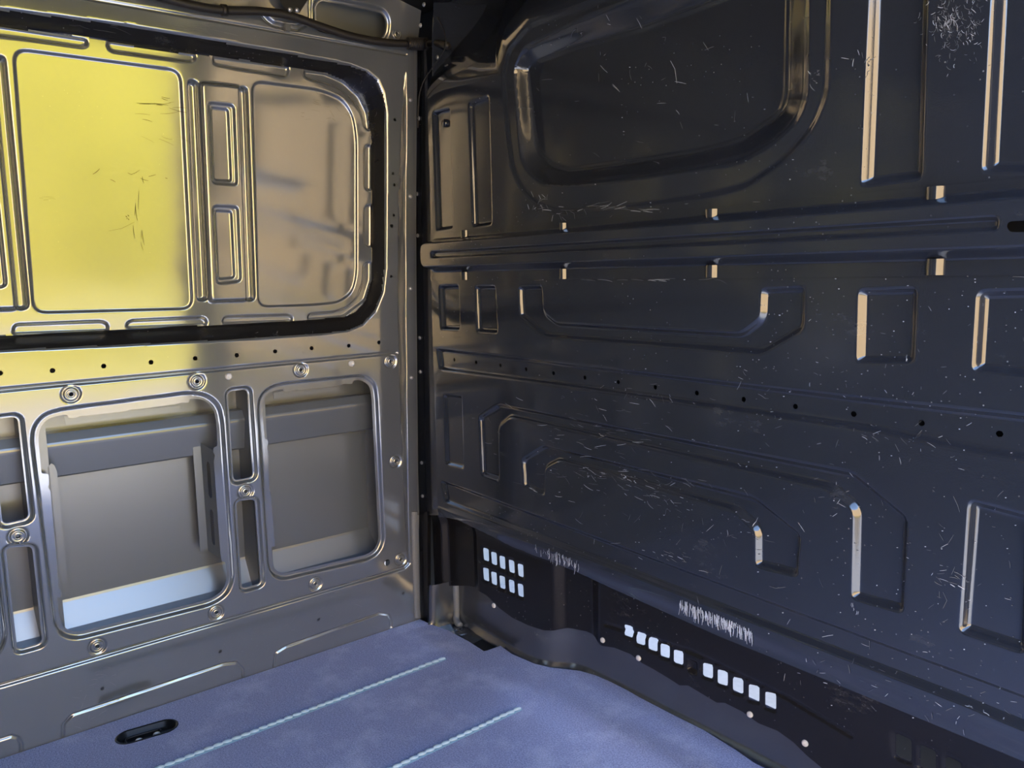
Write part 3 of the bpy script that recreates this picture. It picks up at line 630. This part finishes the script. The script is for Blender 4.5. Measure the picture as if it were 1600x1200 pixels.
def corner():
    ys = [(60,638,647,649,650,657,664),(100,638,647.5,649.3,650,657,666),(160,638,647.5,649.3,650,658,668),(300,638,648,650,650.5,657.5,672),(480,638,649,651,651.5,662,674.6),(600,639,650,652,652.5,663,678),(720,640,651,653,653.5,664,682),(805,642,652,655,655.5,667,685)]
    rows = []
    def onB(x, y, h): a, b = pB(x, y, h); return (a, YB-h, b)
    def onL(x, y, h): a, b = pL(x, y, h); return mapL(a, b, h)
    R = dict(pillar=[], flange=[], recess=[], edge=[])
    def onY_(x, y, yy): return onB(x, y, YB-yy)
    for y, a, b, c, d, e, f in ys:
        R['pillar'].append([onL(a, y, -.004), onL(a+.6, y, .001), onL(b, y, .001)])
        R['flange'].append([onL(b, y, .001), onL(b+.2, y, .006), onL(c, y, .006), onL(c+.1, y, -.03)])
        R['recess'].append([onY_(d-1.5, y, .025), onY_(e+1, y, .025)])
        R['edge'].append([onY_(e, y, .026), onY_(e+.6, y, .010), onB((e+f)/2, y, -.034), onB(f+1, y, -.003)])
    r = bpy.data.objects.new('trim_1', None); col.objects.link(r); tag(r, 'vertical corner pillar where the side wall meets the partition', 'pillar', kind='structure')
    loft('pillar_face', R['pillar'][::-1], M['side'], r); loft('pillar_flange', R['flange'][::-1], M['ring'], r)
    loft('recess_strip', R['recess'][::-1], M['bulk'], r); loft('partition_flange', R['edge'][::-1], M['bulk'], r, True)
    # lower corner: sealant, dark post
    low = [(805,642,655),(850,643,654.5),(900,644.5,655),(940,646,656),(964,647,657.5)]
    sl = []
    for i in range(60):
        t = i/59; y = 800+t*166; a = np.interp(y, [q[0] for q in low], [q[1] for q in low]); b = np.interp(y, [q[0] for q in low], [q[2] for q in low])
        bump_ = .0015*(i % 2)
        sl.append([onL(a, y, -.003), onL(a+2, y, .003+bump_), onL((a+b)/2, y, .005+bump_), onL(b-1, y, .003+bump_), onL(b, y, -.004)])
    loft('sealant_strip', sl[::-1], M['sealant'], r, True)
    loft('corner_post', [[onY_(654, y, .012), onY_(668, y, .012), onY_(673, y, .03)] for y in (985,900,800)], M['black'], r)
    rv = bpy.data.meshes.get('rivet') or lathe_mesh('rivet', [(.0055,0),(.0055,.0018),(.004,.0036),(0,.004)], M['fastener'], 12)
    for x, y in ((656,528),(657,581),(659,723),(660.5,775),(655,185),(653,368),(652,303)):
        p = onY_(x, y, .024); place('rivet', rv, p, (0,-1,0), r)
    for x, y in ((641,156),(641,307),(641.5,451),(643,590)):
        place('rivet', rv, onL(x, y, .001), (1,0,0), r)
corner()

def cross_rail():
    S = Sheet(grid((0.16, 1.78, 0.0025)), grid((1.033, 1.156, 0.002)), lambda x, z, h: (x, YB-.003-h+0*x, z), False)
    S.cut([(0,.9)] + [pB(674,440),pB(674,360)] + [(0,1.3)])
    x0 = pB(671, 405, .02)[0]
    hat = fillet([(x0-.03,1.055),(1.85,1.055),(1.85,1.143),(x0-.03,1.143)], .038, 8)
    S.emboss(hat, .036, .016)
    x1 = pB(1563, 355, .036)[0]
    S.emboss(fillet([(x0+.035,1.089),(x1,1.089),(x1,1.110),(x0+.035,1.110)], .010, 4), -.008, .007)
    q = [pB(*p, .036) for p in ((1574,353),(1578,346),(1640,343),(1640,362),(1579,363))]; S.cut(fillet(q, .006))
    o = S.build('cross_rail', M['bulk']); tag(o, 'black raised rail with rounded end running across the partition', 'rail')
    for xc, wpx, yt, yb in ((725,8,(353,377),(425,439)),(880,8,(348,366),(420,438)),(1111,18,(326,347),(414,434)),(1461,33,(290,318),(404,430))):
        for (ya, yb_) in (yt, yb):
            xa, za = pB(xc-wpx/2, yb_, .004); xb, zb = pB(xc+wpx/2, ya, .004)
            za = max(za, 1.034); zb = min(zb, 1.157)
            prof_ = [(xa+(xb-xa)*t, YB-.003-.009*math.sin(math.pi*t)**.6) for t in np.linspace(0,1,9)]
            loft('spacer_tab', [[(px_, py_, za) for px_, py_ in prof_], [(px_, py_, zb) for px_, py_ in prof_]], M['bulk'], o, True)
cross_rail()

def roof_parts():
    def onL(x, y, h): a, b = pL(x, y, h); return mapL(a, b, h)
    pts = [onL(x, y, h) for x, y, h in ((150,-40,.03),(240,-8,.03),(300,8,.03),(350,16,.028),(410,18,.028),(455,25,.028),(500,41,.026),(550,57,.026),(600,66,.028),(636,68,.03))]
    r = bpy.data.objects.new('wiring_harness', None); col.objects.link(r); r.location = (0,0,0); tag(r, 'black taped wiring harness sagging along the roof rail', 'cable')
    tube('taped_cable', pts, .0095, M['rubber'], r)
    e = np.array(pts[-1]); f = np.array([*mapL(*pL(668,69,.04), .04)])
    P, rad = [], []
    for i in range(25):
        t = i/24; P.append(e*(1-t)+f*t); rad.append(.0165 if i % 2 else .0135)
    tube('corrugated_sleeve', P, .015, M['rubber'], r, 14, rad, 2)
    g = np.array([pB(700,72,-.02)[0], YB+.02, pB(700,72,-.02)[1]])
    tube('cable_tail', [f, (f+g)/2+np.array([0,0,.004]), g], .009, M['rubber'], r)
    cl = lathe_mesh('clip_ring', [(.0105,-.006),(.0125,-.006),(.0125,.006),(.0105,.006)], M['rubber'], 14)
    place('cable_clip', cl, pts[3], np.array(pts[4])-np.array(pts[2]), r)
    tk = [(*pB(x, y, .004), 0) for x, y in ((688,28),(697,46),(701,64),(697,82),(680,106),(668,124),(661,142),(658,162),(657,200))]
    o = tube('thin_wire', [(a, YB-.012, b) for a, b, _ in tk], .0014, M['rubber'], None, 8); tag(o, 'thin black wire curving down the partition corner', 'wire')
    # roof bow over the corner and dark hinge bracket
    b = pymesh('roof_bow', [(.07,-.30,1.83),(1.82,-.30,1.83),(1.82,.05,1.83),(.07,.05,1.83),(.09,-.16,1.775),(1.82,-.16,1.775),(1.82,.02,1.70),(.10,.02,1.74)], [(0,1,5,4),(4,5,6,7),(3,7,6,2),(0,4,7,3),(1,2,6,5)], M['tray'])
    tag(b, 'black roof cross member above the partition', 'roof beam')
    q = [(432,-14),(490,-14),(468,20),(452,19),(440,8)]
    V = [onL(x, y, .002) for x, y in q] + [onL(x, y, .035) for x, y in q]
    k = pymesh('hinge_bracket', V, [(5,6,7,8,9)[::-1],(0,1,6,5),(1,2,7,6),(2,3,8,7),(3,4,9,8),(4,0,5,9)], M['tray']); tag(k, 'small black bracket on the roof rail above the harness', 'bracket')
    bm = bpy.data.meshes['rivet'] if 'rivet' in bpy.data.meshes else None
    for x, y in ((453,15),(464,16)): place('bolt', bm, onL(x, y, .035), (1,0,-.3), k)
    for x, y in ((708,5),(702,16),(688,46),(686,90)):
        a, z = pB(x, y, .0); place('rivet', bm, SB.world(*pB(x, y, SB.h(a, z)), -.001), (0,-1,0), WB)
roof_parts()

# ------------------------------------------------------------------ wear: scratches and chips that lie on the paint
def scratches(S, pix, name, root, strokes, mt, h0=0.0):
    V, Fc = [], []
    for pts, wd in strokes:
        uv = []
        for x, y in pts:
            h = h0
            for _ in range(4): q = pix(x, y, h); h = S.h(*q)
            uv.append(np.array(q))
        n0 = len(V); n = len(uv)
        for i, p in enumerate(uv):
            d = uv[min(i+1, n-1)]-uv[max(i-1, 0)]; L = np.linalg.norm(d)
            if L < 1e-7: d = np.array([1., 0]); L = 1
            nn = np.array([-d[1], d[0]])/L; wk = .6*wd*(0.35+0.65*math.sin(math.pi*(i+.5)/n))
            for sg in (-1, 1): q = p+nn*wk*sg*.5; V.append(S.world(q[0], q[1], 0.0009))
        for i in range(n-1): Fc.append((n0+2*i, n0+2*i+1, n0+2*i+3, n0+2*i+2))
    o = pymesh(name, V, Fc, mt, root); o['kind'] = 'stuff'
random.seed(11)
def jit(cx, cy, rx, ry, n, ln, ang, spread, wd, curl=.3):
    out = []
    for _ in range(n):
        x, y = random.gauss(cx, rx), random.gauss(cy, ry); a = math.radians(ang + random.gauss(0, spread)); L = random.uniform(*ln); c = random.gauss(0, curl)
        pts = []
        for k in range(5):
            pts.append((x, y)); x += math.cos(a)*L/4; y += math.sin(a)*L/4; a += c/4
        out.append((pts, random.uniform(*wd)))
    return out
st = []
def drips(x0, y0, x1, y1, n, ln, wd):
    for i in range(n):
        t = random.random(); x = x0+(x1-x0)*t; y = y0+(y1-y0)*t + random.uniform(-3, 6); L = random.uniform(*ln)
        st.append(([(x, y), (x+random.uniform(-1,1), y+L*.5), (x+random.uniform(-1.5,1.5), y+L)], random.uniform(*wd)))
st = DR = []
drips(1062, 938, 1176, 986, 150, (5,20), (.0010,.0040)); drips(836, 850, 905, 880, 45, (4,16), (.0010,.0034)); drips(1330,940,1345,960,6,(4,12),(.0006,.001))
st = []
st += jit(845,318,12,9,24,(4,14),30,80,(.0008,.0022)); st += jit(880,330,18,6,14,(4,14),10,60,(.0006,.0016))
st += jit(1490,50,24,28,150,(3,10),85,45,(.0004,.0011),1.2); st += jit(1478,22,14,16,90,(4,12),95,25,(.0004,.0012),1.0); st += jit(1520,30,10,22,60,(3,10),85,30,(.0004,.001),1.0); st += jit(1345,95,14,10,16,(4,14),100,30,(.0006,.0016))
st += jit(1275,120,6,6,14,(2,6),20,60,(.001,.0024)); st += jit(950,100,70,45,34,(4,18),95,40,(.0005,.0013)); st += jit(1060,130,80,60,22,(4,20),70,60,(.0004,.001))
st += jit(1060,352,50,5,60,(4,20),-8,20,(.0005,.0014)); st += jit(960,325,50,4,26,(6,26),-6,10,(.0005,.0013)); st += jit(830,400,25,6,18,(3,8),0,60,(.0006,.0014))
st += jit(1000,403,14,2,20,(2,6),0,60,(.0008,.0018)); st += jit(1180,430,230,2,60,(5,26),-1,4,(.0006,.0012)); st += jit(950,437,90,1,20,(8,30),-1,3,(.0005,.001))
st += [([(1062,382),(1070,379),(1083,375)], .003), ([(1091,382),(1094,377)], .003), ([(1109,372),(1111,373)], .003), ([(1266,356),(1269,359),(1266,361)], .002), ([(1497,377),(1502,379)], .0035)]
st += jit(1000,625,120,14,46,(4,16),12,40,(.0004,.0011)); st += jit(930,680,70,14,60,(4,18),14,16,(.0004,.0012)); st += jit(940,745,60,14,70,(4,18),20,14,(.0004,.0012)); st += jit(1030,775,40,12,50,(4,16),18,18,(.0004,.0012))
st += jit(1050,868,22,5,24,(3,12),22,14,(.0006,.0016)); st += jit(1390,685,60,12,26,(4,16),12,40,(.0004,.0011)); st += jit(1480,905,20,6,22,(5,16),15,12,(.0006,.0018))
st += jit(1330,1050,60,16,30,(4,14),30,40,(.0005,.0016)); st += jit(1480,1100,70,16,34,(4,14),25,40,(.0005,.0014)); st += jit(1150,800,160,70,60,(4,18),60,70,(.0004,.001)); st += jit(1450,850,90,130,60,(3,14),70,70,(.0004,.001))
st += jit(1300,560,160,50,40,(3,9),70,60,(.0004,.001)); st += jit(1250,330,160,12,40,(5,24),-6,8,(.0004,.0011))
st += [([(1203,916),(1213,919),(1228,917)], .0014), ([(1285,995),(1295,993),(1302,992)], .0012), ([(1427,690),(1433,680),(1441,672)], .0016), ([(1365,676),(1380,677),(1395,686),(1411,691)], .0012), ([(966,68),(972,83),(978,103)], .0013), ([(1048,95),(1055,108),(1058,130)], .0012), ([(1490,775),(1497,790),(1500,800)], .0012), ([(1474,925),(1480,938),(1474,950)], .001)]
def dots(x0, y0, x1, y1, n):
    for _ in range(n):
        x, y = random.uniform(x0, x1), random.uniform(y0, y1); r = random.uniform(.6, 1.4); st.append(([(x-r, y), (x, y+.3), (x+r, y)], random.uniform(.001, .0024)))
dots(1180,440,1600,1130,230); dots(820,560,1200,900,120); dots(850,60,1250,330,40); dots(690,420,1600,440,40); dots(1300,820,1600,1000,60)
scratches(SB, pB, 'drip_marks', WB, DR, M['drip'])
scratches(SB, pB, 'paint_scratches', WB, [s for i, s in enumerate(st) if i % 4 and i % 5 < 3 and all(p[0] > 680 for p in s[0])], M['chip'])
scratches(SB, pB, 'paint_chips', WB, [s for i, s in enumerate(st) if i % 4 == 0 and all(p[0] > 680 for p in s[0])], M['chip2'])
st = []
st += jit(560,150,10,14,26,(3,10),60,60,(.0005,.0015)); st += jit(300,42,110,4,24,(10,40),9,3,(.0005,.0012))
st += jit(160,1060,10,8,10,(5,14),-15,20,(.0006,.0014)); st += jit(150,1110,30,14,14,(4,16),-30,30,(.0005,.001)); st += jit(530,970,50,20,16,(6,20),-25,20,(.0004,.001)); st += jit(460,525,60,4,18,(3,8),10,60,(.0005,.0012))
scratches(SL, pL, 'paint_scratches', WL, st, M['chip'])
st = jit(250,165,25,10,14,(8,30),6,10,(.0008,.0018)) + jit(215,330,5,25,8,(10,30),88,8,(.0010,.0020)) + jit(190,272,30,4,8,(4,14),5,20,(.0012,.0024)) + jit(70,310,6,2,4,(6,20),-2,5,(.0006,.001)) + jit(235,210,20,6,4,(15,30),25,5,(.0006,.001)) + jit(500,165,25,14,20,(4,16),15,40,(.0004,.001)) + jit(200,340,2,2,4,(2,4),0,60,(.002,.004)) + [([(170,361),(190,357),(210,347)], .0009)]
scratches(SL, pL, 'scuff_marks', WL, st, M['scuffdark'], D)
